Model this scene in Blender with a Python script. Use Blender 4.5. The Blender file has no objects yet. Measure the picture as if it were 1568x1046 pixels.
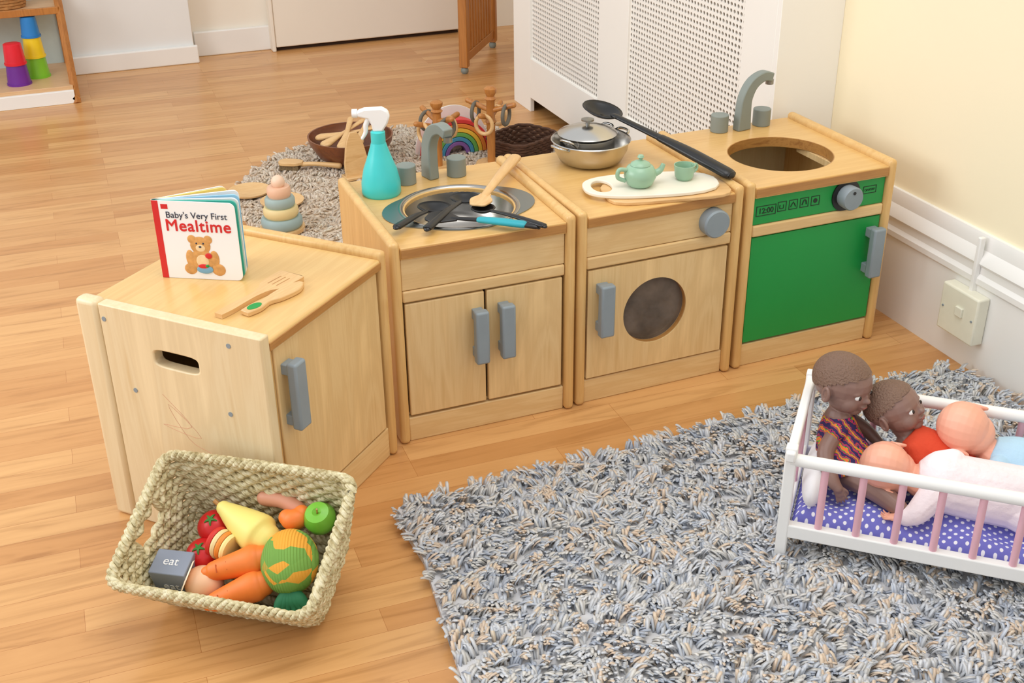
import bpy, bmesh, math, random
import numpy as np
from mathutils import Vector, Matrix, Euler
random.seed(4); rng=np.random.default_rng(7)
S=bpy.context.scene
pi=math.pi
# ------------------------------------------------------------ materials
def lin(c):
    return tuple(((v/255)/12.92 if v/255<=.04045 else ((v/255+.055)/1.055)**2.4) for v in c)
def newmat(name):
    m=bpy.data.materials.new(name); m.use_nodes=True
    nt=m.node_tree; b=nt.nodes["Principled BSDF"]; return m,nt,b
def N(nt,t,**k):
    n=nt.nodes.new(t)
    for a,v in k.items(): setattr(n,a,v)
    return n
def ramp(nt,fac,stops):
    r=N(nt,"ShaderNodeValToRGB"); e=r.color_ramp.elements
    while len(e)<len(stops): e.new(.5)
    for el,(p,c) in zip(e,stops): el.position=p; el.color=(*c,1)
    nt.links.new(fac,r.inputs[0]); return r.outputs[0]
def mat(name,c,rough=.5,metal=0,ns=12,var=.06,bump=None,**kw):
    m,nt,b=newmat(name); L=nt.links
    tc=N(nt,"ShaderNodeTexCoord"); no=N(nt,"ShaderNodeTexNoise"); no.inputs["Scale"].default_value=ns; no.inputs["Detail"].default_value=4
    L.new(tc.outputs["Object"],no.inputs["Vector"])
    c=lin(c); a=tuple(v*(1-var) for v in c); d=tuple(min(1,v*(1+var)) for v in c)
    L.new(ramp(nt,no.outputs["Fac"],[(.3,a),(.7,d)]),b.inputs["Base Color"])
    b.inputs["Roughness"].default_value=rough; b.inputs["Metallic"].default_value=metal
    for k,v in kw.items(): b.inputs[k.replace("_"," ")].default_value=v
    if bump:
        n2=N(nt,"ShaderNodeTexNoise"); n2.inputs["Scale"].default_value=bump[0]; n2.inputs["Detail"].default_value=3
        L.new(tc.outputs["Object"],n2.inputs["Vector"])
        bp=N(nt,"ShaderNodeBump"); bp.inputs["Strength"].default_value=bump[1]; bp.inputs["Distance"].default_value=.005
        L.new(n2.outputs["Fac"],bp.inputs["Height"]); L.new(bp.outputs[0],b.inputs["Normal"])
    return m
def wood(name,c1,c2,axis=2,sc=1.0,rough=.38,coat=.15):
    m,nt,b=newmat(name); L=nt.links
    tc=N(nt,"ShaderNodeTexCoord"); mp=N(nt,"ShaderNodeMapping")
    s=[9*sc]*3; s[axis]=1.5*sc; mp.inputs["Scale"].default_value=s
    L.new(tc.outputs["Object"],mp.inputs["Vector"])
    no=N(nt,"ShaderNodeTexNoise"); no.inputs["Scale"].default_value=1; no.inputs["Detail"].default_value=5; no.inputs["Distortion"].default_value=1.6
    L.new(mp.outputs[0],no.inputs["Vector"])
    mp2=N(nt,"ShaderNodeMapping"); s=[130*sc]*3; s[axis]=5*sc; mp2.inputs["Scale"].default_value=s
    L.new(tc.outputs["Object"],mp2.inputs["Vector"])
    n2=N(nt,"ShaderNodeTexNoise"); n2.inputs["Scale"].default_value=1; n2.inputs["Detail"].default_value=2
    L.new(mp2.outputs[0],n2.inputs["Vector"])
    mth=N(nt,"ShaderNodeMath",operation="MULTIPLY_ADD"); mth.inputs[1].default_value=.3
    L.new(n2.outputs["Fac"],mth.inputs[0]); L.new(no.outputs["Fac"],mth.inputs[2])
    L.new(ramp(nt,mth.outputs[0],[(.42,lin(c2)),(.6,lin(c1)),(.70,tuple(.45*a+.55*b_ for a,b_ in zip(lin(c2),lin(c1)))),(.95,tuple(min(1,v*1.12) for v in lin(c1)))]),b.inputs["Base Color"])
    b.inputs["Roughness"].default_value=rough; b.inputs["Coat Weight"].default_value=coat; b.inputs["Coat Roughness"].default_value=.25
    return m
birch=wood("birch_ply",(228,197,144),(210,172,114),2)
birchx=wood("birch_horizontal",(230,198,144),(208,166,106),0)
pale=wood("pale_birch",(232,212,172),(220,194,148),2)
post=wood("birch_post",(224,184,120),(206,158,92),2)
top_m=wood("worktop_ply",(224,182,114),(208,158,88),0,sc=.8,rough=.3,coat=.3)
edge_m=wood("ply_edge",(184,132,70),(154,102,52),0,sc=2)
toyw=wood("light_toy_wood",(226,186,130),(205,158,100),0,sc=2)
orangew=wood("orange_wood",(190,126,60),(156,94,40),2)
darkw=wood("dark_bowl_wood",(128,70,34),(84,42,20),0)
greyp=mat("blue_grey_paint",(138,150,158),.45)
greyd=mat("grey_wood_paint",(134,142,136),.5)
green=mat("green_board",(20,150,66),.42,ns=4,var=.05)
black=mat("black_plastic",(24,24,26),.35)
blackm=mat("black_print",(25,40,30),.6)
steel=mat("stainless_steel",(200,198,194),.24,1.0,ns=3)
steelb=mat("basin_steel",(178,174,168),.26,1.0,ns=3)
steeld=mat("brushed_steel",(150,150,148),.35,1.0)
steelf=mat("sink_flange_steel",(150,156,156),.38,1.0,ns=3)
white_p=mat("white_paint",(242,242,240),.4,ns=3,var=.02)
whitepl=mat("white_plastic",(240,240,240),.35,var=.01)
skirt=mat("skirting_white",(242,240,236),.4,ns=3,var=.02)
teal=mat("teal_plastic",(66,204,204),.3)
turq=mat("turquoise_grip",(40,160,175),.4)
mint=mat("mint_enamel",(150,186,158),.3)
wallc=mat("cream_wall",(248,236,204),.8,ns=1.5,var=.02,bump=(60,.05))
walloff=mat("offwhite_wall",(242,235,222),.8,ns=1.5,var=.02,bump=(60,.05))
wallblue=mat("cool_white_wall",(236,237,236),.75,ns=1.5,var=.03)
coverm=mat("cover_paint",(244,241,234),.5,ns=2,var=.02)
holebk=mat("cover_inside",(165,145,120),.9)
pink=mat("pink_spindle",(228,178,190),.45)
tray=mat("white_tray",(236,230,214),.4)
darkglass=mat("tinted_window",(100,88,78),.08,ns=14,var=.45)
# ------------------------------------------------------------ geometry helpers
def link(o): S.collection.objects.link(o); return o
def empty(name,loc=(0,0,0),rz=0,rot=None):
    e=link(bpy.data.objects.new(name,None)); e.empty_display_size=.05
    e.location=loc; e.rotation_euler=rot if rot else (0,0,rz); return e
def mk(name,par,m,v,f,smooth=.7,bevel=0,mx=None,bseg=3):
    me=bpy.data.meshes.new(name); 
    if mx is not None: v=[mx@Vector(p) for p in v]
    me.from_pydata([tuple(p) for p in v],[],f); me.update()
    bm=bmesh.new(); bm.from_mesh(me); bmesh.ops.recalc_face_normals(bm,faces=bm.faces); bm.to_mesh(me); bm.free()
    o=link(bpy.data.objects.new(name,me)); 
    if m: me.materials.append(m)
    if par: o.parent=par
    if smooth:
        me.shade_smooth(); me.set_sharp_from_angle(angle=smooth)
    if bevel:
        b=o.modifiers.new("b","BEVEL"); b.width=bevel; b.segments=bseg; b.limit_method="ANGLE"; b.angle_limit=.6
    return o
BF=[(0,1,3,2),(4,6,7,5),(0,4,5,1),(2,3,7,6),(0,2,6,4),(1,5,7,3)]
def boxg(a,b): return [(x,y,z) for x in(a[0],b[0]) for y in(a[1],b[1]) for z in(a[2],b[2])]
def box(name,par,m,a,b,bevel=.002,mx=None,bseg=3): return mk(name,par,m,boxg(a,b),BF,.7,bevel,mx,bseg)
def lathe_g(prof,c=(0,0,0),seg=32):
    v=[];f=[];n=len(prof)
    for i in range(seg):
        a=2*pi*i/seg
        for r,z in prof: v.append((c[0]+r*math.cos(a),c[1]+r*math.sin(a),c[2]+z))
    for i in range(seg):
        j=(i+1)%seg
        for k in range(n-1): f.append((i*n+k,j*n+k,j*n+k+1,i*n+k+1))
    if prof[0][0]>1e-5: f.append([i*n for i in range(seg)])
    if prof[-1][0]>1e-5: f.append([i*n+n-1 for i in range(seg)])
    return v,f
def lathe(name,par,m,prof,c=(0,0,0),seg=32,mx=None,smooth=.7,bevel=0):
    prof=[(max(r,1e-6),z) for r,z in prof]
    v,f=lathe_g(prof,c,seg); o=mk(name,par,m,v,f,smooth,bevel,mx); return o
def openlathe(name,par,m,prof,c=(0,0,0),seg=40,mx=None,th=.002):
    v,f=lathe_g(prof,c,seg); f=[q for q in f if len(q)==4]
    return mk(name,par,m,v,f,.9,0,mx)
def cyl(name,par,m,c,r,h,mx=None,bevel=.002,seg=32): return lathe(name,par,m,[(r,0),(r,h)],c,seg,mx,.7,bevel)
def cat(pts,n):
    P=[np.array(p,float) for p in pts]; P=[2*P[0]-P[1]]+P+[2*P[-1]-P[-2]]; o=[]
    for i in range(1,len(P)-2):
        for k in range(n):
            t=k/n; a,b,c,d=P[i-1:i+3]
            o.append(.5*((2*b)+(-a+c)*t+(2*a-5*b+4*c-d)*t*t+(-a+3*b-3*c+d)*t**3))
    o.append(P[-2]); return o
def tube_g(pts,rad,seg=12,n=6,flat=1.0,closed=False,cap=True,round_=False,up=None):
    if not hasattr(rad,"__len__"): rad=[rad]*len(pts)
    if n>1:
        q=cat([tuple(p)+(r,) for p,r in zip(pts,rad)],n); P=[Vector(a[:3]) for a in q]; R=[max(a[3],1e-5) for a in q]
    else: P=[Vector(p) for p in pts]; R=list(rad)
    if round_:
        t0=(P[0]-P[1]).normalized(); t1=(P[-1]-P[-2]).normalized(); r0,r1=R[0],R[-1]
        pre=[(P[0]+t0*r0*math.sin(a),r0*math.cos(a)) for a in (1.5,1.15,.75,.35)]
        suf=[(P[-1]+t1*r1*math.sin(a),r1*math.cos(a)) for a in (.35,.75,1.15,1.5)]
        P=[a for a,_ in pre]+P+[a for a,_ in suf]; R=[a for _,a in pre]+R+[a for _,a in suf]
    v=[];f=[];m=len(P); prev=None
    for i in range(m):
        if closed: t=(P[(i+1)%m]-P[i-1]).normalized()
        else: t=(P[min(i+1,m-1)]-P[max(i-1,0)]).normalized()
        if prev is None:
            u=Vector(up) if up else (Vector((0,0,1)) if abs(t.z)<.9 else Vector((1,0,0)))
        else: u=prev
        u=(u-t*u.dot(t)).normalized(); prev=u; w=t.cross(u)
        for k in range(seg):
            a=2*pi*k/seg; v.append(P[i]+u*math.cos(a)*R[i]*flat+w*math.sin(a)*R[i])
    for i in range(m if closed else m-1):
        j=(i+1)%m
        for k in range(seg): l=(k+1)%seg; f.append((i*seg+k,i*seg+l,j*seg+l,j*seg+k))
    if cap and not closed: f.append(list(range(seg))); f.append([(m-1)*seg+k for k in range(seg)])
    return v,f
def tube(name,par,m,pts,rad,mx=None,smooth=1.0,**k):
    v,f=tube_g(pts,rad,**k); return mk(name,par,m,v,f,smooth,0,mx)
def merge(gs):
    V=[];F=[]
    for v,f in gs:
        o=len(V); V+=list(v); F+=[[i+o for i in q] for q in f]
    return V,F
def ell_g(c,r,mx=None,seg=20,rings=12):
    if not hasattr(r,"__len__"): r=(r,r,r)
    v=[];f=[]
    for i in range(rings+1):
        th=pi*i/rings; th=min(max(th,.02),pi-.02)
        for k in range(seg):
            a=2*pi*k/seg; p=Vector((c[0]+r[0]*math.sin(th)*math.cos(a),c[1]+r[1]*math.sin(th)*math.sin(a),c[2]+r[2]*math.cos(th)))
            v.append(mx@p if mx is not None else p)
    for i in range(rings):
        for k in range(seg): l=(k+1)%seg; f.append((i*seg+k,i*seg+l,(i+1)*seg+l,(i+1)*seg+k))
    f.append(list(range(seg))); f.append([rings*seg+k for k in range(seg)])
    return v,f
def ell(name,par,m,c,r,mx=None,seg=28,rings=18):
    v,f=ell_g(c,r,None,seg,rings); return mk(name,par,m,v,f,1.2,0,mx)
def strip(center,widths,n=6):
    q=cat([tuple(c)+(w,) for c,w in zip(center,widths)],n)
    Lf=[];Rt=[]
    for i,a in enumerate(q):
        t=np.array(q[min(i+1,len(q)-1)][:2])-np.array(q[max(i-1,0)][:2]); t=t/np.linalg.norm(t); nn=np.array([-t[1],t[0]])
        Lf.append(tuple(np.array(a[:2])+nn*a[2])); Rt.append(tuple(np.array(a[:2])-nn*a[2]))
    return Lf+Rt[::-1]
def slab(name,par,m,pts,th,mx=None,bevel=.001):
    n=len(pts); v=[(x,y,0) for x,y in pts]+[(x,y,th) for x,y in pts]
    f=[list(range(n)),list(range(n,2*n))]+[(i,(i+1)%n,n+(i+1)%n,n+i) for i in range(n)]
    return mk(name,par,m,v,f,.6,bevel,mx,2)
def plate_hole(name,par,m,rect,cen,hf,t0,t1,mp,bevel=.001):
    a0,a1,b0,b1=rect; an=[2*pi*i/64 for i in range(64)]+[math.atan2(y-cen[1],x-cen[0])%(2*pi) for x in(a0,a1) for y in(b0,b1)]
    an=sorted(set(round(a,5) for a in an)); I=[];O=[]
    for a in an:
        c,s=math.cos(a),math.sin(a); r=hf(a); I.append((cen[0]+r*c,cen[1]+r*s))
        ts=[]
        if c>1e-9: ts.append((a1-cen[0])/c)
        if c<-1e-9: ts.append((a0-cen[0])/c)
        if s>1e-9: ts.append((b1-cen[1])/s)
        if s<-1e-9: ts.append((b0-cen[1])/s)
        t=min(ts); O.append((cen[0]+t*c,cen[1]+t*s))
    n=len(an); v=[mp(*p,t0) for p in I]+[mp(*p,t0) for p in O]+[mp(*p,t1) for p in I]+[mp(*p,t1) for p in O]; f=[]
    for i in range(n):
        j=(i+1)%n
        f+=[(i,j,n+j,n+i),(2*n+i,2*n+j,3*n+j,3*n+i),(i,j,2*n+j,2*n+i),(n+i,n+j,3*n+j,3*n+i)]
    return mk(name,par,m,v,f,.6,bevel)
def xz(y0): return lambda a,b,t:(a,t,b)
def text(name,par,m,body,size,mx,ext=.0004,align="CENTER",bold=0,sp=1):
    cu=bpy.data.curves.new(name,"FONT"); cu.body=body; cu.size=size; cu.extrude=ext; cu.align_x=align; cu.offset=bold; cu.space_character=sp
    cu.materials.append(m); o=link(bpy.data.objects.new(name,cu)); o.parent=par; o.matrix_local=mx; return o
def remesh(name,par,m,gs,vox,smooth=4,mx=None):
    v,f=merge(gs); o=mk(name,par,m,v,f,0,0,mx)
    r=o.modifiers.new("r","REMESH"); r.mode="VOXEL"; r.voxel_size=vox; r.use_smooth_shade=True
    s=o.modifiers.new("s","SMOOTH"); s.factor=.5; s.iterations=smooth
    return o
T=Matrix.Translation
def R(a,ax): return Matrix.Rotation(a,4,ax)
def onfront(x,z,y=0): return T((x,y,z))@R(pi/2,'X')
# ------------------------------------------------------------ room
fm,nt,b=newmat("laminate_floor"); L=nt.links
tc=N(nt,"ShaderNodeTexCoord"); br=N(nt,"ShaderNodeTexBrick"); br.offset=.37; br.offset_frequency=3; br.squash=1.0
br.inputs["Scale"].default_value=1; br.inputs["Brick Width"].default_value=.52; br.inputs["Row Height"].default_value=.066
br.inputs["Mortar Size"].default_value=.0006; br.inputs["Mortar Smooth"].default_value=.5; br.inputs["Bias"].default_value=-.1
br.inputs["Color1"].default_value=(*lin((222,171,112)),1); br.inputs["Color2"].default_value=(*lin((200,142,84)),1); br.inputs["Mortar"].default_value=(*lin((180,120,68)),1)
mpp=N(nt,"ShaderNodeMapping"); mpp.inputs["Rotation"].default_value=(0,0,.02)
L.new(tc.outputs["Object"],mpp.inputs[0]); L.new(mpp.outputs[0],br.inputs["Vector"])
mp=N(nt,"ShaderNodeMapping"); mp.inputs["Scale"].default_value=(1.4,15,1); L.new(mpp.outputs[0],mp.inputs[0])
no=N(nt,"ShaderNodeTexNoise"); no.inputs["Scale"].default_value=1.3; no.inputs["Detail"].default_value=7; no.inputs["Distortion"].default_value=2.2; L.new(mp.outputs[0],no.inputs["Vector"])
g=ramp(nt,no.outputs["Fac"],[(.28,(.72,.66,.58)),(.47,(.93,.91,.88)),(.70,(1.0,1.0,1.0))])
mx_=N(nt,"ShaderNodeMix",data_type="RGBA",blend_type="MULTIPLY"); mx_.inputs[0].default_value=1
L.new(br.outputs["Color"],mx_.inputs[6]); L.new(g,mx_.inputs[7]); L.new(mx_.outputs[2],b.inputs["Base Color"])
b.inputs["Roughness"].default_value=.27
box("floor",None,fm,(-3.2,-3.4,-.05),(2.6,4.1,0),0)
box("wall_right",None,wallc,(1.46,-3.4,0),(2.3,2.5,2.5),0)
box("wall_far_right",None,walloff,(2.3,2.5,0),(2.4,4.0,2.5),0)
box("wall_back_left",None,wallblue,(-3.2,3.70,0),(.07,3.98,2.5),.004)
box("wall_back_middle",None,walloff,(.07,3.82,0),(.47,3.98,2.5),0)
box("wall_back_right",None,walloff,(1.45,3.80,0),(2.4,3.98,2.5),0)
box("wall_back_above_door",None,walloff,(.47,3.82,2.0),(1.45,3.98,2.5),0)
box("baseboard_back_left",None,skirt,(-3.2,3.675,0),(.085,3.70,.085),.006)
box("baseboard_back_middle",None,skirt,(.085,3.795,0),(.465,3.82,.12),.006)
d=empty("door_1"); box("leaf",d,walloff,(.475,3.74,.02),(1.445,3.78,2.0),.006); box("door_gap_shade",d,mat("dark_gap",(60,40,25),.9),(.475,3.765,0),(1.445,3.80,.02),0)  # dark strip under the leaf: shade of the door gap put in as colour
box("hinge_trim",d,walloff,(.455,3.735,0),(.474,3.80,2.0),.005)
bb=empty("baseboard_right")
prof=[(1.46,0),(1.436,0),(1.436,.225),(1.430,.232),(1.430,.246),(1.438,.256),(1.438,.274),(1.430,.284),(1.434,.296),(1.446,.315),(1.446,.34),(1.450,.353),(1.46,.353)]
n=len(prof); v=[(x,-3.4,z) for x,z in prof]+[(x,.505,z) for x,z in prof]
mk("moulding",bb,skirt,v,[list(range(n)),list(range(n,2*n))]+[(i,(i+1)%n,n+(i+1)%n,n+i) for i in range(n)],.3)
so=empty("wall_socket_box"); cream=mat("cream_plastic",(234,231,212),.4)
box("backbox",so,cream,(1.400,-.235,.085),(1.436,-.105,.212),.005)
box("switch",so,cream,(1.394,-.19,.145),(1.401,-.165,.17),.002)
for yy in(-.222,-.118): cyl("screw",so,greyp,(0,0,0),.003,.002,mx=T((1.400,yy,.15))@R(-pi/2,'Y'),bevel=0,seg=12)
box("cable_trunking",so,skirt,(1.422,-.182,.205),(1.438,-.170,.352),.003)
# radiator cover
rc=empty("radiator_cover"); XC=1.257; th=.018
def rb(nm,y0,y1,z0,z1,x0=XC,x1=XC+th): box(nm,rc,coverm,(x0,y0,z0),(x1,y1,z1),.0015)
rb("stile_far",2.29,2.476,0,.95); rb("stile_mid",1.41,1.64,.06,.95); rb("stile_near",.525,.69,0,.95)
for a,b_ in((.69,1.41),(1.64,2.29)): rb("rail_low",a,b_,.06,.225); rb("rail_top",a,b_,.86,.95)
rb("end_near",.505,.525,0,.95,XC,1.46); rb("end_far",2.458,2.476,0,.95,XC+th,1.46); rb("top",.49,2.49,.95,.975,XC-.02,1.46)
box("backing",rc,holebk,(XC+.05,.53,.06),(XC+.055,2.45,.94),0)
def perf(nm,y0,y1,z0,z1,st=.0185,r=.0062):
    ny=int((y1-y0)/st); nz=int((z1-z0)/st); sy=(y1-y0)/ny; sz=(z1-z0)/nz; v=[];f=[]; x=XC+.009
    for i in range(ny):
        for j in range(nz):
            cy=y0+(i+.5)*sy; cz=z0+(j+.5)*sz; o=len(v)
            for k in range(8):
                a=2*pi*k/8+pi/8; v.append((x,cy+r*math.cos(a),cz+r*math.sin(a)))
            for k in range(8):
                a=2*pi*k/8+pi/8; c,s=math.cos(a),math.sin(a); q=max(abs(c),abs(s)); v.append((x,cy+sy/2*c/q,cz+sz/2*s/q))
            for k in range(4):
                a=pi/4+k*pi/2; v.append((x,cy+sy/2*(1 if math.cos(a)>0 else -1),cz+sz/2*(1 if math.sin(a)>0 else -1)))
            for k in range(8):
                l=(k+1)%8
                if k%2==0: f.append((o+k,o+l,o+8+l,o+16+k//2,o+8+k))
                else: f.append((o+k,o+l,o+8+l,o+8+k))
    me=bpy.data.meshes.new(nm); me.from_pydata(v,[],f); me.materials.append(coverm); o=link(bpy.data.objects.new(nm,me)); o.parent=rc
    s=o.modifiers.new("s","SOLIDIFY"); s.thickness=.004
perf("grille_far",1.64,2.29,.225,.86); perf("grille_near",.69,1.41,.225,.86)
# ------------------------------------------------------------ rugs
def tufts(name,P,Lh,w,pal,z0,cell,par,hgt=.55):
    n=len(P); seg=3; K=5
    wx=P[:,0]+.010*np.sin(P[:,1]*70)+.01*np.sin(P[:,1]*31+1); wy=P[:,1]+.010*np.sin(P[:,0]*60+2)
    ci=np.floor(wx/cell).astype(int); cj=np.floor(wy/cell).astype(int)
    h=(np.sin(ci*127.1+cj*311.7)*43758.5453)%1.0; h2=(np.sin(ci*269.5+cj*183.3)*43758.5453)%1.0; h3=(np.sin(ci*419.2+cj*71.9)*43758.5453)%1.0
    th=h*2*pi*.75+rng.normal(0,.28,n)+2.2*np.sin(P[:,0]*4+P[:,1]*3)-1.2; lean=.55+.35*h2+rng.normal(0,.08,n)
    ccx=(ci+.5)*cell-(wx-P[:,0]); ccy=(cj+.5)*cell-(wy-P[:,1])
    Ls=Lh*(.85+.25*rng.random(n)); W=w*(.8+.4*rng.random(n)); dx,dy=np.cos(th),np.sin(th)
    V=np.zeros((n,K,seg,3)); rp_=[.9,1.05,1.05,.85,.25]
    hh=hgt*(.75+.5*h3)*(1.15-.35*h2)
    for k in range(K):
        t=[0,.33,.66,.92,1][k]; pull=.30*t
        cx=P[:,0]+dx*Ls*lean*t**1.1+(ccx-P[:,0])*pull; cy=P[:,1]+dy*Ls*lean*t**1.1+(ccy-P[:,1])*pull
        cz=z0+Ls*hh*(1-(1-t)**2)
        r=W*rp_[k]
        for s in range(seg):
            a=2*pi*s/seg+.5
            V[:,k,s,0]=cx-np.sin(th)*r*np.cos(a); V[:,k,s,1]=cy+np.cos(th)*r*np.cos(a); V[:,k,s,2]=cz+r*np.sin(a)*.8
    V=V.reshape(-1,3); base=(np.arange(n)*K*seg)[:,None,None,None]
    k=np.arange(K-1)[None,:,None,None]; s=np.arange(seg)[None,None,:,None]; s2=(s+1)%seg
    F=np.concatenate([base+k*seg+s,base+k*seg+s2,base+(k+1)*seg+s2,base+(k+1)*seg+s],axis=3).reshape(-1)
    me=bpy.data.meshes.new(name); me.vertices.add(len(V)); me.vertices.foreach_set("co",V.astype(np.float32).ravel())
    nf=len(F)//4; me.loops.add(len(F)); me.loops.foreach_set("vertex_index",F.astype(np.int32)); me.polygons.add(nf)
    me.polygons.foreach_set("loop_start",np.arange(0,len(F),4,dtype=np.int32)); me.update(calc_edges=True)
    pal=np.array([lin(c) for c in pal]); idx=np.clip((h3*len(pal)+rng.normal(0,.6,n)).astype(int),0,len(pal)-1)
    col=np.clip(pal[idx]*(.92+.14*rng.random((n,1))),0,.97); col=np.concatenate([col,np.ones((n,1))],1)
    col=np.repeat(col,K*seg,axis=0).astype(np.float32)
    at=me.color_attributes.new("Col","FLOAT_COLOR","POINT"); at.data.foreach_set("color",col.ravel())
    me.polygons.foreach_set("use_smooth",np.ones(nf,dtype=bool))
    m,nt,b=newmat(name+"_yarn"); a=N(nt,"ShaderNodeVertexColor"); a.layer_name="Col"; nt.links.new(a.outputs[0],b.inputs["Base Color"])
    b.inputs["Roughness"].default_value=.6; b.inputs["Sheen Weight"].default_value=.3
    tr_=N(nt,"ShaderNodeBsdfTranslucent"); nt.links.new(a.outputs[0],tr_.inputs[0]); ms=N(nt,"ShaderNodeMixShader"); ms.inputs[0].default_value=.3
    out=nt.nodes["Material Output"]; nt.links.new(b.outputs[0],ms.inputs[1]); nt.links.new(tr_.outputs[0],ms.inputs[2]); nt.links.new(ms.outputs[0],out.inputs[0])
    me.materials.append(m); o=link(bpy.data.objects.new(name,me)); o.parent=par; return o
def inpoly(P,poly):
    x,y=P[:,0],P[:,1]; c=np.zeros(len(P),bool); j=len(poly)-1
    for i in range(len(poly)):
        xi,yi=poly[i]; xj,yj=poly[j]
        c^=((yi>y)!=(yj>y))&(x<(xj-xi)*(y-yi)/(yj-yi+1e-12)+xi); j=i
    return c
rugm=mat("rug_backing",(205,205,208),.95)
poly=[(-.08,-.245),(.33,-.235),(.73,-.21),(1.1,-.195),(1.34,-.195),(1.39,-.22),(1.41,-.29),(1.41,-1.75),(-.17,-1.75),(-.125,-.78),(-.085,-.43),(-.095,-.27)]
rg=empty("shaggy_grey_rug")
sp=.0068; gx,gy=np.meshgrid(np.arange(-.2,1.42,sp),np.arange(-1.75,-.17,sp)); P=np.stack([gx.ravel(),gy.ravel()],1); P+=rng.uniform(-.5,.5,P.shape)*sp; P=P[inpoly(P,poly)]
tufts("pile",P,.034,.0037,[(206,214,228),(224,228,234),(236,236,236),(244,242,238),(228,234,244),(250,230,208),(240,242,246)],.008,.021,rg,.62)
slab("backing",rg,rugm,poly,.014,bevel=0)
r2=empty("round_beige_rug")
sp=.0105; gx,gy=np.meshgrid(np.arange(-.2,1.25,sp),np.arange(.85,2.35,sp)); P=np.stack([gx.ravel(),gy.ravel()],1); P+=rng.uniform(-.5,.5,P.shape)*sp
P=P[((P[:,0]-.57)/.67)**2+((P[:,1]-1.58)/.68)**2<1]
tufts("pile",P,.026,.0055,[(240,220,196),(246,230,208),(250,238,220),(242,224,202)],.008,.03,r2,.5)
slab("backing",r2,mat("beige_backing",(226,208,186),.95),[(.57+.66*math.cos(a*pi/24),1.58+.67*math.sin(a*pi/24)) for a in range(48)],.012,bevel=0)
# ------------------------------------------------------------ kitchen units
W_,D_,H_=.433,.452,.5
def handle(nm,par,x0,x1,z0,z1,m=greyp,y=0):
    box(nm,par,m,(x0,y-.032,z0),(x1,y-.010,z1),.005)
    box(nm+"_foot_low",par,m,(x0+.004,y-.014,z0+.006),(x1-.004,y+.012,z0+.03),.002)
    box(nm+"_foot_top",par,m,(x0+.004,y-.014,z1-.03),(x1-.004,y+.012,z1-.006),.002)
def carcass(name,loc,rz,hole=None,topm=top_m,w=W_,d=D_):
    e=empty(name,loc,rz)
    for nm,x0,x1 in(("side_left",0,.024),("side_right",w-.024,w)):
        box(nm,e,post,(x0,0,0),(x1,d,H_),.0105,bseg=4)
    box("base_rail",e,birchx,(.024,.012,0),(w-.024,.03,.062),.003)
    box("shelf_bottom",e,birch,(.024,.03,.055),(w-.024,d-.012,.067),.001)
    box("back_panel",e,pale,(.024,d-.014,.02),(w-.024,d-.006,.47),.001)
    if hole: 
        plate_hole("worktop",e,topm,(.024,w-.024,.004,d-.004),hole[0],lambda a:hole[1],.458,.485,lambda a,b,t:(a,b,t),.002)
    else: box("worktop",e,topm,(.024,.004,.458),(w-.024,d-.004,.485),.004)
    box("worktop_edge",e,edge_m,(.025,.0025,.461),(w-.025,.006,.4815),.001)
    return e
def faucet(nm,par,loc,rz,m=greyd):
    c=[(0,0),(0,.05),(.004,.088),(.024,.122),(.058,.138),(.088,.132)]; w=[.022,.019,.017,.015,.013,.012]
    mx=T(loc)@R(rz,'Z')@T((0,.013,0))@R(pi/2,'X')
    slab(nm,par,m,strip(c,w),.026,mx,.003)
    tube(nm+"_nozzle",par,steeld,[(.086,0,.125),(.086,0,.112)],.011,mx=T(loc)@R(rz,'Z'),n=1)
k2=carcass("toy_kitchen_sink",(0,0,0),0,hole=((.22,.185),.125))
box("fascia",k2,birchx,(.025,.012,.382),(W_-.025,.028,.456),.002); box("rail",k2,birchx,(.025,.008,.354),(W_-.025,.03,.381),.004)
box("door_left",k2,birch,(.029,.010,.068),(.213,.026,.350),.003); box("door_right",k2,birch,(.219,.010,.068),(.403,.026,.350),.003)
handle("handle_left",k2,.178,.210,.188,.318); handle("handle_right",k2,.240,.273,.190,.322)
cyl("tap_left",k2,greyd,(.155,.385,.485),.024,.046); cyl("tap_right",k2,greyd,(.285,.391,.485),.024,.046)
faucet("faucet",k2,(.220,.400,.485),-pi/2+.25)
prf=[(.140,.0025),(.136,.004),(.130,.001),(.125,-.01),(.118,-.055),(.10,-.078),(.06,-.085),(.018,-.086),(.016,-.090),(.0001,-.090)]
openlathe("basin",k2,steelb,prf,(.22,.185,.4855),56)
pts=[]
for i in range(72):
    a=2*pi*i/72; c,s=math.cos(a),math.sin(a); k=max(0,(abs(c)-.72)/.28)**1.3; r=.147+.033*k; pts.append((.22+r*c,.185+r*s*.97))
v=[(x,y,.4873) for x,y in pts]+[(.22+.138*math.cos(2*pi*i/72),.185+.138*math.sin(2*pi*i/72),.4876) for i in range(72)]+[(x,y,.485) for x,y in pts]
f=[(i,(i+1)%72,72+(i+1)%72,72+i) for i in range(72)]+[(i,(i+1)%72,144+(i+1)%72,144+i) for i in range(72)]
mk("sink_flange",k2,steelf,v,f,.5)
k3=carcass("toy_washing_machine",(.4408,.0052,0),.0229)
box("fascia",k3,birchx,(.025,.012,.384),(W_-.025,.028,.456),.002); box("rail",k3,birchx,(.025,.008,.354),(W_-.025,.03,.383),.004)
plate_hole("door",k3,birch,(.029,.400,.068,.350),(.209,.216),lambda a:.085,.028,.008,xz(0),.003)
box("porthole_window",k3,darkglass,(.115,.0245,.122),(.303,.0265,.310),0)
openlathe("porthole_ring",k3,edge_m,[(.0852,0),(.0848,.001),(.0848,.013),(.0852,.014)],mx=T((.209,.0245,.216))@R(pi/2,'X'),seg=64)
handle("handle",k3,.046,.082,.190,.322)
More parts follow.
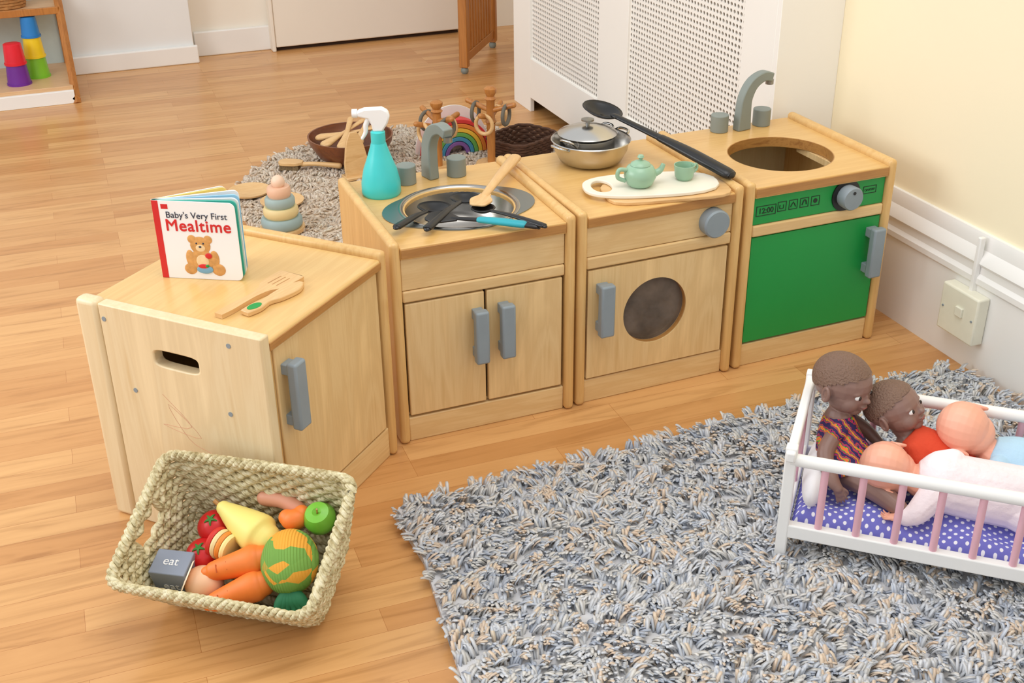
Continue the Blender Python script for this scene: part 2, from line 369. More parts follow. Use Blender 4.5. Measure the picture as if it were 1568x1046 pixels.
lathe("knob",k3,greyp,[(.0345,0),(.0345,.026),(.031,.030),(0,.030)],mx=T((.352,.012,.421))@R(pi/2,'X'),seg=40)
k4=carcass("toy_dishwasher",(.8846,.0188,0),.0179,hole=((.218,.195),.133))
box("control_panel",k4,green,(.025,.012,.387),(W_-.025,.028,.457),.001); box("rail",k4,birchx,(.025,.006,.357),(W_-.025,.03,.386),.004)
box("door",k4,green,(.027,.010,.068),(.406,.026,.354),.001)
handle("handle",k4,.364,.400,.200,.333)
lathe("knob_ring",k4,black,[(.041,0),(.041,.004),(.03,.005),(0,.005)],mx=T((.292,.012,.424))@R(pi/2,'X'),seg=40)
lathe("knob",k4,greyp,[(.029,0),(.030,.026),(.027,.030),(0,.030)],mx=T((.292,.008,.424))@R(pi/2,'X'),seg=40)
cyl("knob_dot",k4,black,(0,0,0),.004,.001,mx=T((.292,-.0225,.440))@R(pi/2,'X'),bevel=0,seg=12)
def frame(x,z,w,h): plate_hole("icon_frame",k4,blackm,(x-w,x+w,z-h,z+h),(x,z),lambda a:min((w-.0016)/max(abs(math.cos(a)),1e-6),(h-.0016)/max(abs(math.sin(a)),1e-6)),.0112,.0122,xz(0),0)
frame(.062,.421,.028,.013); text("clock",k4,blackm,"12:00",.0195,onfront(.062,.4143,.0115),bold=.0002)
for i,x in enumerate((.107,.139,.171,.203)):
    frame(x,.424,.0125,.0125)
    if i==0: tube("icon",k4,blackm,[(x-.006,.0115,.428),(x-.006,.0115,.419),(x+.004,.0115,.419),(x+.004,.0115,.428)],.001,n=2)
    if i==1: tube("icon",k4,blackm,[(x-.007,.0115,.418),(x,.0115,.430),(x+.007,.0115,.418)],.0012,n=2); 
    if i==2: tube("icon",k4,blackm,[(x-.006,.0115,.418),(x-.002,.0115,.429),(x+.004,.0115,.429),(x+.006,.0115,.419)],.0015,n=3)
    if i==3: lathe("icon",k4,blackm,[(.006,0),(.006,.0006),(.0,.0006)],mx=T((x,.0118,.424))@R(pi/2,'X'),seg=16)
frame(.364,.428,.020,.010); text("on_off",k4,blackm,"ON/OFF",.0085,onfront(.364,.425,.0115))
cyl("tap_left",k4,greyd,(.172,.418,.485),.024,.046); cyl("tap_right",k4,greyd,(.306,.420,.485),.024,.046)
faucet("faucet",k4,(.235,.405,.485),.15)
openlathe("opening_edge",k4,edge_m,[(.1335,-.026),(.1325,-.026),(.1325,-.001),(.1345,-.0005)],(.218,.195,.4855),64)
box("inner_cradle_left",k4,birch,(.06,.10,.44),(.092,.30,.457),.001); box("inner_cradle_right",k4,birch,(.343,.10,.44),(.375,.30,.457),.001)
# --- corner cupboard
w1,d1=.446,.408
k1=empty("toy_cupboard",(-.33414,-.32684,0),.76069)
def yz_(a,b,t): return (t,a,b)
plate_hole("side_near",k1,pale,(0,.376,.0,.5),(.203,.41),lambda a:(abs(math.cos(a)/.052)**5+abs(math.sin(a)/.0175)**5)**(-.2),.0,.026,yz_,.009)
box("post_back_near",k1,pale,(-.003,.379,0),(.03,.432,.503),.010)
box("side_far",k1,post,(w1-.024,0,0),(w1,d1,.5),.0105,bseg=4)
box("post_back_far",k1,post,(w1-.03,.39,0),(w1,.432,.5),.010)
box("worktop",k1,wood("cupboard_top",(226,188,122),(210,164,98),0,sc=.8,rough=.3,coat=.3),(.024,.002,.462),(w1-.024,.43,.486),.006)
box("worktop_edge",k1,edge_m,(.027,.0005,.464),(w1-.025,.004,.480),.001)
box("base_rail",k1,birchx,(.026,.010,0),(w1-.024,.03,.075),.003); box("front_stile",k1,post,(.026,.012,.075),(.044,.03,.46),.002)
box("door",k1,birch,(.045,.008,.080),(.412,.026,.458),.003); box("back_panel",k1,pale,(.03,.40,.02),(w1-.03,.41,.46),.001)
box("shelf_bottom",k1,birch,(.026,.03,.055),(w1-.024,.40,.067),.001)
box("handle",k1,greyp,(.056,-.028,.282),(.092,-.006,.425),.005); box("handle_foot_a",k1,greyp,(.060,-.010,.288),(.088,.010,.31),.002); box("handle_foot_b",k1,greyp,(.060,-.010,.397),(.088,.010,.419),.002)
for (y,z) in((.365,.469),(.073,.473),(.317,.323),(.090,.324),(.350,.05)):
    cyl("screw",k1,greyp,(0,0,0),.005,.0015,mx=T((.0005,y,z))@R(-pi/2,'Y'),bevel=0,seg=14)
scr=mat("red_crayon",(214,160,128),.8)
tube("crayon_scribble",k1,scr,[(0,.25,.33),(0,.19,.27),(0,.26,.26),(0,.17,.25),(0,.24,.31),(0,.2,.24),(0,.15,.22)],.0005,n=4,seg=6)
# ------------------------------------------------------------ things on cupboard
bk=empty("picture_book",(-.458,.052,.4865),math.radians(-29)); Bw,Bh=.168,.165
bw=mat("book_cover_white",(246,246,246),.3,var=.01); red=mat("book_red",(214,40,44),.35); tealp=mat("book_teal",(60,178,160),.4)
def rrect(x0,x1,y0,y1,r):
    p=[(x0,y0)]
    for k in range(6): a=-pi/2+pi/2*k/5; p.append((x1-r+r*math.cos(a),y0+r+r*math.sin(a)))
    for k in range(6): a=pi/2*k/5; p.append((x1-r+r*math.cos(a),y1-r+r*math.sin(a)))
    return p+[(x0,y1)]
def leaf(nm,m,ang,off,t=.0022,w=Bw): slab(nm,bk,m,rrect(0,w,0,Bh,.012),t,R(ang,'Z')@T((0,off,0))@R(pi/2,'X'),.0003)
leaf("front_cover",bw,0,0); slab("spine_strip",bk,red,[(0,0),(.013,0),(.013,Bh),(0,Bh)],.0004,T((0,-.0022,0))@R(pi/2,'X'),0)
leaf("page_a",tealp,.08,.002,.004); leaf("page_b",bw,.16,.004,.004); leaf("page_c",mat("book_blue",(150,205,235),.4),.28,.004,.004); leaf("page_d",bw,.44,.004,.004); leaf("page_e",mat("book_yellow",(244,218,120),.4),.60,.004,.003,.15); leaf("back_cover",bw,.66,.005,.003,.15)
def onb(x,z,y=-.0026): return T((x,y,z))@R(pi/2,'X')
ink=mat("book_ink",(40,48,70),.4); 
text("title_small",bk,ink,"Baby's Very First",.0185,onb(.088,.130))
for i,(dx,dz) in enumerate(((0,0),(.0010,0),(.0005,.0007),(.0005,-.0007))): text("title",bk,red,"Mealtime",.034,onb(.0885+dx,.103+dz,-.0025-.00008*i),sp=1.07)
box("publisher_badge",bk,red,(.018,-.0027,.148),(.032,-.0022,.158),0)
bear=mat("bear_plush",(214,158,92),.9,ns=90,var=.15); bearl=mat("bear_light",(240,208,160),.9,ns=90)
def disc(nm,m,x,z,rx,rz,y=-.0026): ell(nm,bk,m,(x,y,z),(rx,.0012,rz),seg=24,rings=10)
for a in((.072,.086,.009,.009),(.105,.086,.009,.009),(.088,.073,.021,.019),(.088,.042,.024,.024),(.062,.022,.013,.012),(.120,.022,.014,.013),(.064,.045,.009,.018),(.114,.045,.010,.018)): disc("bear_part",bear,*a)
disc("bear_muzzle",bearl,.088,.068,.010,.008,-.0034); disc("bear_tummy",bearl,.089,.040,.013,.014,-.0034)
disc("bear_nose",ink,.088,.071,.003,.002,-.0046); disc("bear_eye",ink,.081,.078,.0018,.0018,-.004); disc("bear_eye",ink,.095,.078,.0018,.0018,-.004)
disc("bowl_pic",mat("pic_blue",(120,170,200),.5),.092,.022,.017,.009,-.004); disc("fruit_pic",red,.090,.029,.011,.005,-.0045); disc("fruit_pic",green,.098,.030,.004,.003,-.005)
disc("apple_pic",red,.103,.052,.007,.006,-.0045)
u1=empty("wooden_slotted_spatula",(-.385,-.180,.4865),math.atan2(.125,.165))
slab("paddle",u1,toyw,strip([(0,0),(.03,0),(.09,0),(.125,0),(.15,0),(.205,0),(.212,0)],[.009,.011,.009,.014,.027,.031,.023]),.009,bevel=.002)
for yy in(-.011,0,.011): box("slot",u1,edge_m,(.15,yy-.0012,.0088),(.19,yy+.0012,.0092),0)
u2=empty("wooden_toy_knife",(-.338,-.190,.4865),math.atan2(.09,.135))
slab("blade",u2,toyw,strip([(0,0),(.03,0),(.06,.002),(.09,0),(.13,.001),(.158,.004)],[.011,.014,.010,.016,.018,.006]),.01,bevel=.002)
slab("green_dot",u2,green,[(.026+.017*math.cos(a*pi/10),.010*math.sin(a*pi/10)) for a in range(20)],.0006,T((0,0,.0100)),0)
# ------------------------------------------------------------ things on sink unit
ZT=.486
sb=empty("teal_spray_bottle",(.080,.340,ZT-.001),-.35)
lathe("bottle",sb,teal,[(0,0),(.043,0),(.0465,.006),(.046,.03),(.039,.062),(.028,.092),(.021,.113),(.0175,.125),(0,.125)],seg=40)
lathe("collar",sb,teal,[(.017,0),(.017,.026),(.013,.029),(0,.029)],(0,0,.125),24)
slab("sprayer_head",sb,whitepl,[(-.045,.036),(-.045,.048),(-.028,.054),(.012,.056),(.026,.048),(.030,.034),(.024,.018),(.012,0),(-.010,0),(-.013,.016),(-.020,.030)],.02,T((0,.010,.153))@R(pi/2,'X'),.004)
lathe("nozzle",sb,whitepl,[(.010,0),(.010,.012),(0,.012)],mx=T((-.044,0,.195))@R(-pi/2,'Y'),seg=18)
tube("trigger",sb,whitepl,[(-.018,0,.185),(-.026,0,.168),(-.028,0,.150),(-.036,0,.136)],[.006,.006,.005,.004],n=5,round_=True)
def spoon(nm,m,tip,end,bowl=.034,gripm=None,flat=True,hw=.008,blen=1.0,grip2=None):
    tip=Vector(tip); end=Vector(end); d=end-tip; Ln=d.length; x=d.normalized(); y=Vector((0,0,1)).cross(x).normalized(); z=x.cross(y)
    mx=Matrix((( x.x,y.x,z.x,tip.x),(x.y,y.y,z.y,tip.y),(x.z,y.z,z.z,tip.z),(0,0,0,1)))
    e=empty(nm); e.matrix_world=mx; b=bowl
    if flat:
        slab("head",e,m,strip([(-b*blen,0),(-b*.8*blen,0),(0,0),(b*.8,0),(b*1.3,0)],[b*.45,b*.75,b,b*.6,hw]),.005,bevel=.0015)
    else:
        v=[];f=[];s=28;rr=7
        for i in range(rr+1):
            q=i/rr
            for k in range(s): a=2*pi*k/s; v.append((b*blen*q*math.cos(a),b*q*math.sin(a),-.42*b*(1-q*q)+.004))
        for i in range(rr):
            for k in range(s): l=(k+1)%s; f.append((i*s+k,i*s+l,(i+1)*s+l,(i+1)*s+k))
        o=mk("head",e,m,v,f,1.2); sd=o.modifiers.new("s","SOLIDIFY"); sd.thickness=.003
    tube("handle",e,m,[(b*.9,0,.003),(b*1.5,0,.004),(Ln*.5,0,.006),(Ln-.01,0,.004),(Ln,0,.003)],[hw*.8,hw*.8,hw,hw*1.25,hw*.9],n=4,flat=.55,up=(0,0,1),round_=True)
    if gripm: tube("grip",e,gripm,[(Ln*.42,0,.006),(Ln*.6,0,.0062),(Ln*.85,0,.005)],[hw*1.25,hw*1.5,hw*1.5],n=4,flat=.6,up=(0,0,1),round_=True)
    if grip2: tube("grip",e,m,[(Ln*.48,0,.006),(Ln*.7,0,.0062),(Ln*.98,0,.003)],[hw*1.1,hw*1.5,hw*1.55],n=4,flat=.6,up=(0,0,1),round_=True)
    return e
spoon("black_ladle",black,(.165,.200,.485),(.040,.080,.500),.040,flat=False,hw=.009)
spoon("black_ladle",black,(.245,.215,.490),(.100,.050,.499),.036,flat=False,hw=.009)
spoon("black_slotted_spatula",black,(.150,.110,.496),(.325,-.03,.498),.032,gripm=turq,hw=.0085)
spoon("black_kitchen_spoon",black,(.255,.120,.497),(.335,-.045,.503),.028,hw=.0075,flat=False)
spoon("wooden_spatula",toyw,(.262,.150,.506),(.430,.365,.515),.026,hw=.013,blen=1.3)
# ------------------------------------------------------------ things on washer unit
pn=empty("steel_pan",(.628,.352,ZT-.001),.3)
openlathe("pan_body",pn,steel,[(.0001,.0),(.060,0),(.078,.008),(.092,.035),(.096,.058),(.1005,.060),(.0985,.062),(.094,.058),(.089,.036),(.075,.011),(.058,.004),(.0001,.004)],seg=56)
for s in(1,-1): tube("pan_handle",pn,steel,[(s*.092,-.022,.052),(s*.112,-.018,.060),(s*.116,0,.062),(s*.112,.018,.060),(s*.092,.022,.052)],.0035,n=6)
pt=empty("steel_saucepan_with_lid",(.622,.360,ZT+.004),.5)
openlathe("pot_body",pt,steel,[(.0001,0),(.062,0),(.068,.006),(.069,.062),(.072,.064),(.068,.065),(.0001,.063)],seg=48)
lathe("lid",pt,steel,[(.074,.066),(.075,.069),(.070,.073),(.045,.083),(.02,.088),(0,.089)],seg=48)
lathe("lid_knob",pt,steeld,[(.005,.088),(.005,.098),(.016,.100),(.016,.104),(0,.106)],seg=24)
for s in(1,-1): tube("pot_handle",pt,steel,[(s*.068,-.02,.05),(s*.086,-.017,.066),(s*.09,0,.070),(s*.086,.017,.066),(s*.068,.02,.05)],.003,n=6)
spoon("black_serving_spoon",black,(.700,.440,.583),(.860,.068,.509),.046,flat=False,hw=.013,blen=1.25,grip2=True)
tr=empty("white_serving_tray",(.672,.110,ZT+.009),math.radians(-14))
cen=(-.118,0); I=[(cen[0]+.024*math.cos(2*pi*i/72),cen[1]+.040*math.sin(2*pi*i/72)) for i in range(72)]; O2=[]
for i in range(72):
    a=2*pi*i/72; lo,hi=0,.4
    for _ in range(30):
        md=(lo+hi)/2; x,y=cen[0]+md*math.cos(a),cen[1]+md*math.sin(a)
        if abs(x/.162)**2.7+abs(y/.076)**2.7<1: lo=md
        else: hi=md
    O2.append((cen[0]+lo*math.cos(a),cen[1]+lo*math.sin(a)))
v=[(x,y,0) for x,y in I]+[(x,y,0) for x,y in O2]+[(x,y,.008) for x,y in I]+[(x,y,.008) for x,y in O2]; f=[]
for i in range(72):
    j=(i+1)%72; f+=[(i,j,72+j,72+i),(144+i,144+j,216+j,216+i),(i,j,144+j,144+i),(72+i,72+j,216+j,216+i)]
mk("board",tr,tray,v,f,.6,.002)
cb2=empty("wooden_cutting_board",(.70,.088,ZT-.001),math.radians(-10)); slab("board",cb2,toyw,[((abs(math.cos(a)/.15)**5+abs(math.sin(a)/.072)**5)**(-.2)*math.cos(a),(abs(math.cos(a)/.15)**5+abs(math.sin(a)/.072)**5)**(-.2)*math.sin(a)) for a in [k*pi/24 for k in range(48)]],.009,bevel=.002)
tp=empty("mint_teapot",(.640,.105,ZT+.017),-.1)
lathe("body",tp,mint,[(0,0),(.022,0),(.030,.006),(.038,.024),(.037,.036),(.030,.048),(.020,.053),(0,.053)],seg=36)
lathe("lid",tp,mint,[(.024,.052),(.022,.056),(.012,.061),(.004,.063),(.004,.066),(.008,.070),(.006,.075),(0,.076)],seg=28)
tube("spout",tp,mint,[(.032,0,.025),(.050,0,.033),(.058,0,.048)],[.009,.007,.005],n=5); tube("handle",tp,mint,[(-.032,0,.042),(-.052,0,.044),(-.055,0,.026),(-.036,0,.016)],.005,n=6)
tc_=empty("mint_teacup",(.757,.104,ZT+.017),.2)
openlathe("cup",tc_,mint,[(.0001,0),(.016,0),(.022,.008),(.0255,.036),(.0235,.036),(.020,.010),(.0001,.004)],seg=32)
tube("handle",tc_,mint,[(.022,0,.03),(.036,0,.03),(.038,0,.018),(.022,0,.010)],.0035,n=6)
# ------------------------------------------------------------ back rug objects
Z2=.018
bo=empty("wooden_bowl",(.39,1.93,Z2)); openlathe("bowl",bo,darkw,[(.0001,0),(.08,0),(.12,.025),(.152,.075),(.158,.10),(.152,.10),(.145,.076),(.11,.03),(.0001,.012)],seg=48)
wu=empty("wooden_utensils"); wu.location=(.39,1.93,Z2)
for i,(a,b_) in enumerate([((-.10,-.04,.09),(.06,.05,.13)),((-.05,-.09,.09),(.02,.06,.14)),((-.10,.04,.09),(.10,-.02,.12)),((0,-.1,.10),(.09,.07,.13)),((-.02,.05,.08),(.12,.02,.12))]):
    tube("utensil_%d"%i,wu,toyw,[a,((a[0]+b_[0])/2,(a[1]+b_[1])/2,(a[2]+b_[2])/2),b_],[.024,.010,.012],n=6,flat=.5,round_=True)
bd=empty("wooden_toy_board",(.36,1.74,Z2),.1); slab("board",bd,toyw,strip([(0,0),(0,.05),(0,.08),(0,.13),(0,.165)],[.045,.045,.040,.03,.014]),.014,R(pi/2-.15,'X'),.002)
slab("base",bd,toyw,[(-.05,-.03),(.05,-.03),(.05,.03),(-.05,.03)],.012,None,.003)
def mugtree(nm,loc,h,ry):
    e=empty(nm,loc,ry); lathe("base",e,toyw,[(0,0),(.055,0),(.06,.008),(.055,.018),(0,.018)],seg=32)
    lathe("pole",e,orangew,[(.014,.015),(.016,h*.55),(.022,h*.57),(.016,h*.6),(.015,h*.82),(.022,h*.85),(.014,h*.88),(.022,h*.93),(.023,h*.97),(.012,h),(0,h)],seg=24)
    rings=mat("rubber_ring_grey",(105,100,88),.7)
    for i in range(4):
        a=i*pi/2+.3; zz=h*(.70 if i%2 else .62); tube("peg",e,orangew,[(0,0,zz),(.09*math.cos(a),.09*math.sin(a),zz+.03)],[.009,.010],n=1,round_=True)
        cx,cy=.06*math.cos(a),.06*math.sin(a); q=[(cx-.032*math.sin(a)*math.cos(t),cy+.032*math.cos(a)*math.cos(t),zz-.01+.034*math.sin(t)) for t in [2*pi*k/20 for k in range(20)]]
        tube("ring",e,rings if i%2 else toyw,q,.007,n=1,closed=True,seg=10)
mugtree("wooden_mug_tree",(.655,1.70,Z2),.26,0); mugtree("wooden_mug_tree",(.845,1.66,Z2),.30,.5)
rb_=empty("wooden_rainbow_stacker",(.775,1.86,Z2),.05)
for i,c in enumerate([(222,60,60),(240,140,60),(246,200,70),(110,180,90),(70,150,190),(130,90,160)]):
    r=.135-.017*i; q=[(r*math.cos(a),r*math.sin(a)) for a in [pi*k/24 for k in range(25)]]+[((r-.015)*math.cos(a),(r-.015)*math.sin(a)) for a in [pi-pi*k/24 for k in range(25)]]
    slab("arch_%d"%i,rb_,mat("rainbow_%d"%i,c,.5),q,.05,T((0,.025,0))@R(pi/2,'X'),.002)
slab("panel",rb_,mat("rainbow_white",(232,226,220),.6),[(.15*math.cos(pi*k/24),.175*math.sin(pi*k/24)) for k in range(25)],.006,T((0,.04,0))@R(pi/2,'X'),.001)
dk=mat("dark_wicker",(82,52,34),.7,ns=60,var=.3); db=empty("dark_wicker_basket",(1.0,1.75,Z2),.5)
gs=[]
for i in range(7):
    z=.006+i*.011; q=[]
    for k in range(72):
        a=2*pi*k/72; r=(abs(math.cos(a)/(.105+.02*i/9))**4+abs(math.sin(a)/(.085+.02*i/9))**4)**(-.25)+.003*math.sin(k*pi/2+i*pi); q.append((r*math.cos(a),r*math.sin(a),z))
    gs.append(tube_g(q,.0065,seg=6,n=1,closed=True))
gs.append((boxg((-.095,-.075,0),(.095,.075,.008)),BF)); mk("weave",db,dk,*merge(gs),smooth=1)
st=empty("ring_stacker",(.01,1.36,Z2))
lathe("base",st,toyw,[(0,0),(.072,0),(.072,.012),(0,.012)],seg=40)
for i,(r,c,h) in enumerate([(.066,(150,172,172),.036),(.056,(226,206,150),.034),(.048,(160,182,180),.032),(.038,(232,190,160),.034)]):
    z=.012+sum([.036,.034,.032,.034][:i]); lathe("ring_%d"%i,st,mat("stack_ring_%d"%i,c,.5),[(.0,0),(r*.9,0),(r,h*.25),(r,h*.75),(r*.9,h),(0,h)],(0,0,z),36)
ell("knob",st,mat("stack_knob",(236,205,180),.5),(0,0,.162),.022)
for nm,p in(("wooden_disc",(-.03,1.72)),("wooden_disc",(.055,1.58))):
    e=empty(nm,(p[0],p[1],Z2+.004)); lathe("plate",e,toyw,[(0,0),(.055,0),(.072,.008),(.074,.014),(.068,.013),(.05,.006),(0,.006)],seg=36)
bs=empty("wooden_brush",(.15,1.92,.040),-.5)
tube("handle",bs,toyw,[(.05,0,0),(.10,0,.004),(.19,0,0)],[.009,.008,.011],n=5,round_=True); slab("head",bs,toyw,strip([(-.035,0),(-.02,0),(.03,0),(.055,0)],[.01,.026,.026,.01]),.012,bevel=.002)
mk("bristles",bs,mat("bristle",(120,100,70),.9,ns=150,var=.4),boxg((-.03,-.02,-.018),(.04,.02,0)),BF)
# ------------------------------------------------------------ gate, shelf, cups
gt=empty("slatted_wooden_gate",(1.205,2.975,0),math.atan2(.411,.296))
for x in(0,.50): box("post",gt,orangew,(x-.02,-.02,.03),(x+.02,.02,.85),.004)
for z in(.07,.80): box("rail",gt,orangew,(.02,-.012,z-.02),(.48,.012,z+.02),.003)
for i in range(9): box("slat",gt,orangew,(.045+i*.047,-.009,.09),(.073+i*.047,.009,.78),.003)
for x in(0,.50): lathe("castor",gt,greyd,[(.012,0),(.018,.008),(.018,.02),(.01,.032)],(x,0,0),16)
sh=empty("wooden_storage_shelf")
for x in(-1.15,-.515):
    for nm,a,b_ in(("leg_front",(x,3.20,.0),(x,3.52,.52)),("leg_back",(x,3.64,0),(x,3.64,.55)),("arm_top",(x,3.50,.50),(x,3.64,.50)),("foot",(x,3.20,.02),(x,3.64,.02))):
        tube(nm,sh,orangew,[a,b_],.017,seg=4,n=1)
shl=wood("shelf_board",(224,184,140),(205,160,110),0)
box("shelf_low",sh,shl,(-1.14,3.22,.055),(-.52,3.66,.073),.002); box("plinth",sh,white_p,(-1.14,3.20,0),(-.52,3.225,.056),.002)
box("shelf_mid",sh,shl,(-1.14,3.42,.345),(-.52,3.66,.365),.002); box("back_sheet",sh,mat("shelf_back_blue",(190,205,205),.4),(-1.14,3.655,.07),(-.52,3.662,.5),0)
box("shelf_lip",sh,orangew,(-1.14,3.405,.345),(-.52,3.42,.375),.002)
def cupstack(nm,loc,cols):
    e=empty(nm,loc)
    for i,c in enumerate(cols):
        r=.052-.005*i; lathe("cup_%d"%i,e,mat("cup_"+nm+str(i),c,.35),[(0,.0),(r,.0),(r,.008),(r-.003,.008),(r-.010,.088),(r-.014,.09),(0,.09)],(0,0,.0885*i),28)
cupstack("red_stacking_cups",(-.735,3.34,.073),[(110,40,150),(226,30,50)]); cupstack("blue_stacking_cups",(-.652,3.44,.073),[(130,200,50),(246,214,40),(36,130,205)])
wbk=empty("wicker_basket_small",(-.74,3.54,.365)); gs=[]
for i in range(8): gs.append(tube_g([((.085+.02*i/8+.002*math.sin(k*pi/2+i*pi))*math.cos(2*pi*k/48),(.07+.01*i/8+.002*math.sin(k*pi/2+i*pi))*math.sin(2*pi*k/48),.008+.013*i) for k in range(48)],.008,seg=6,n=1,closed=True))
mk("weave",wbk,mat("tan_wicker",(176,124,70),.7,ns=50,var=.25),*merge(gs),smooth=1)
# ------------------------------------------------------------ front seagrass basket
sg,nt,b=newmat("seagrass"); L=nt.links
tc=N(nt,"ShaderNodeTexCoord"); wv=N(nt,"ShaderNodeTexNoise"); wv.inputs["Scale"].default_value=75; wv.inputs["Detail"].default_value=5; L.new(tc.outputs["Object"],wv.inputs["Vector"])
L.new(ramp(nt,wv.outputs["Fac"],[(.32,lin((166,148,102))),(.5,lin((214,202,160))),(.7,lin((238,228,194)))]),b.inputs["Base Color"]); b.inputs["Roughness"].default_value=.7
w2=N(nt,"ShaderNodeTexWave"); w2.bands_direction="DIAGONAL"; w2.inputs["Scale"].default_value=60; w2.inputs["Distortion"].default_value=3; L.new(tc.outputs["Object"],w2.inputs["Vector"])
bp=N(nt,"ShaderNodeBump"); bp.inputs["Strength"].default_value=.6; bp.inputs["Distance"].default_value=.003; L.new(w2.outputs["Fac"],bp.inputs["Height"]); L.new(bp.outputs[0],b.inputs["Normal"])
BK=Matrix.Translation((-.448,-.452,.010))@R(math.radians(-35.7),'Z')@R(math.radians(26),'X')
bs_=empty("seagrass_basket"); bs_.matrix_world=BK
def loop(t,n=200,off=0):
    hx=.158+.034*t; y0=-.045*t; y1=.18+.05*t; cy=(y0+y1)/2; hy=(y1-y0)/2; r=.03; q=[]
    cs=[(hx-r,hy-r,0),(-hx+r,hy-r,pi/2),(-hx+r,-hy+r,pi),(hx-r,-hy+r,3*pi/2)]
    pts=[]
    for cx,cy2,a0 in cs:
        for k in range(7): a=a0+pi/2*k/6; pts.append((cx+(r+off)*math.cos(a),cy2+(r+off)*math.sin(a)))
    pts.append(pts[0]); d=[0]
    for a,b2 in zip(pts,pts[1:]): d.append(d[-1]+math.dist(a,b2))
    for k in range(n):
        s=d[-1]*k/n
        j=next(i for i in range(len(d)-1) if d[i+1]>=s); u=(s-d[j])/(d[j+1]-d[j]+1e-9); x=pts[j][0]*(1-u)+pts[j+1][0]*u; y=pts[j][1]*(1-u)+pts[j+1][1]*u
        q.append((x,y+cy))
    return q
gs=[]; rows=15; Hb=.15
for i in range(rows):
    t=i/(rows-1)*.94+.01; z=.006+t*Hb*.97; A=loop(t,264); q=[]
    for k,(x,y) in enumerate(A):
        dv=Vector((x,y-.09)); dv.normalize(); am=.0036*math.sin(2*pi*k/8+i*pi); q.append((x+dv.x*am,y+dv.y*am,z+.0012*math.sin(k*.7+i)))
    if i in(10,11,12):
        seg_=[];cur=[]
        for p in q:
            if abs(p[0])>.15 and .045<p[1]<.14:
                if len(cur)>3: seg_.append(cur)
                cur=[]
            else: cur.append(p)
        if cur: seg_.append(cur+seg_.pop(0) if seg_ and math.dist(cur[-1],seg_[0][0])<.03 else cur)
        for s_ in seg_: gs.append(tube_g(s_,.0062,seg=7,n=1))
    else: gs.append(tube_g(q,.0062,seg=7,n=1,closed=True))
for ph_ in(0,2*pi/3,4*pi/3):
    A=loop(1.0,320); q=[]
    for k,(x,y) in enumerate(A):
        dv=Vector((x,y-.09)).normalized(); a=2*pi*k/10+ph_; q.append((x+dv.x*.006*math.cos(a),y+dv.y*.006*math.cos(a),Hb+.003+.0055*math.sin(a)))
    gs.append(tube_g(q,.0056,seg=7,n=1,closed=True))
for k in range(9): gs.append(tube_g([(-.155,.012+.0195*k,.004),(0,.012+.0195*k,.006),(.155,.012+.0195*k,.004)],.010,seg=7,n=6))
for s in(-1,1):
    for yy in(.045,.14): gs.append(tube_g([(s*.181,yy,.098),(s*.184,yy+(.004 if yy<.1 else -.004),.115),(s*.189,yy,.142)],.006,seg=7,n=4))
mk("woven_body",bs_,sg,*merge(gs),smooth=1)
def food(nm,x,y,z,rz=0,rx=0,s=1.0): 
    e=empty(nm); e.matrix_world=BK@T((x,y,z))@R(rz,'Z')@R(rx,'X')@Matrix.Scale(s,4); return e
yel=mat("toy_squash_yellow",(240,222,124),.5); e=food("toy_yellow_pear",-.005,.135,.085,-.42,0,1.1)
tube("fruit",e,yel,[(-.058,0,.01),(-.04,0,.006),(-.01,0,0),(.022,0,-.002),(.036,0,-.002)],[.013,.020,.030,.036,.028],n=6,seg=24,round_=True); tube("stalk",e,edge_m,[(-.068,0,.01),(-.080,0,.016)],.004,n=1)
redm=mat("toy_tomato_red",(204,26,28),.35); gl=mat("toy_leaf_green",(60,130,50),.5)
for x,y,z in((-.085,.138,.06),(-.088,.080,.055)):
    e=food("toy_tomato",x,y,z,0,0,1.15); ell("fruit",e,redm,(0,0,0),(.029,.029,.025))
    for k in range(5): a=k*1.257; tube("sepal",e,gl,[(0,0,.024),(.006*math.cos(a),.006*math.sin(a),.026),(.011*math.cos(a),.011*math.sin(a),.023)],[.003,.002,.001],n=3,seg=6)
e=food("toy_bread_slices",-.052,.098,.078,-.3,.4,1.15)
for k,c in enumerate([(214,50,40),(240,220,160),(230,140,50),(245,225,150)]): lathe("slice_%d"%k,e,mat("slice_%d"%k,c,.5),[(0,0),(.024,0),(.026,.004),(.024,.008),(0,.008)],mx=T((-.012+.0095*k,0,0))@R(pi/2,'Y'),seg=24)
orm=mat("toy_carrot_orange",(236,124,46),.5,ns=40); cl_=mat("carrot_line",(190,86,28),.6)
for x,y,z,a in((.000,.056,.088,.42),(.018,.008,.078,.55)):
    e=food("toy_carrot",x,y,z,a,0,1.1); tube("root",e,orm,[(-.050,0,0),(-.040,0,0),(0,0,.002),(.03,0,.004),(.042,0,.004)],[.011,.016,.022,.026,.022],n=5,seg=20,round_=True)
    for k in range(4): tube("groove",e,cl_,[(-.03+k*.018,.0,.0195+k*.0020),(-.03+k*.018,-.013,.0150+k*.0018)],.0008,n=1,seg=5)
e=food("toy_onion_half",-.060,.022,.065,0,0,1.25); ell("onion",e,mat("toy_onion",(238,190,150),.4),(0,0,0),(.030,.026,.026)); lathe("cut_face",e,mat("onion_cut",(248,226,196),.4),[(.026,0),(.024,.002),(0,.002)],mx=T((-.022,0,.012))@R(-1.1,'Y'),seg=28)
kn,nt,b=newmat("knit_green_orange"); tc=N(nt,"ShaderNodeTexCoord"); vo=N(nt,"ShaderNodeTexVoronoi"); vo.inputs["Scale"].default_value=44; mpn=N(nt,"ShaderNodeMapping"); mpn.inputs["Scale"].default_value=(.7,1,1.5)
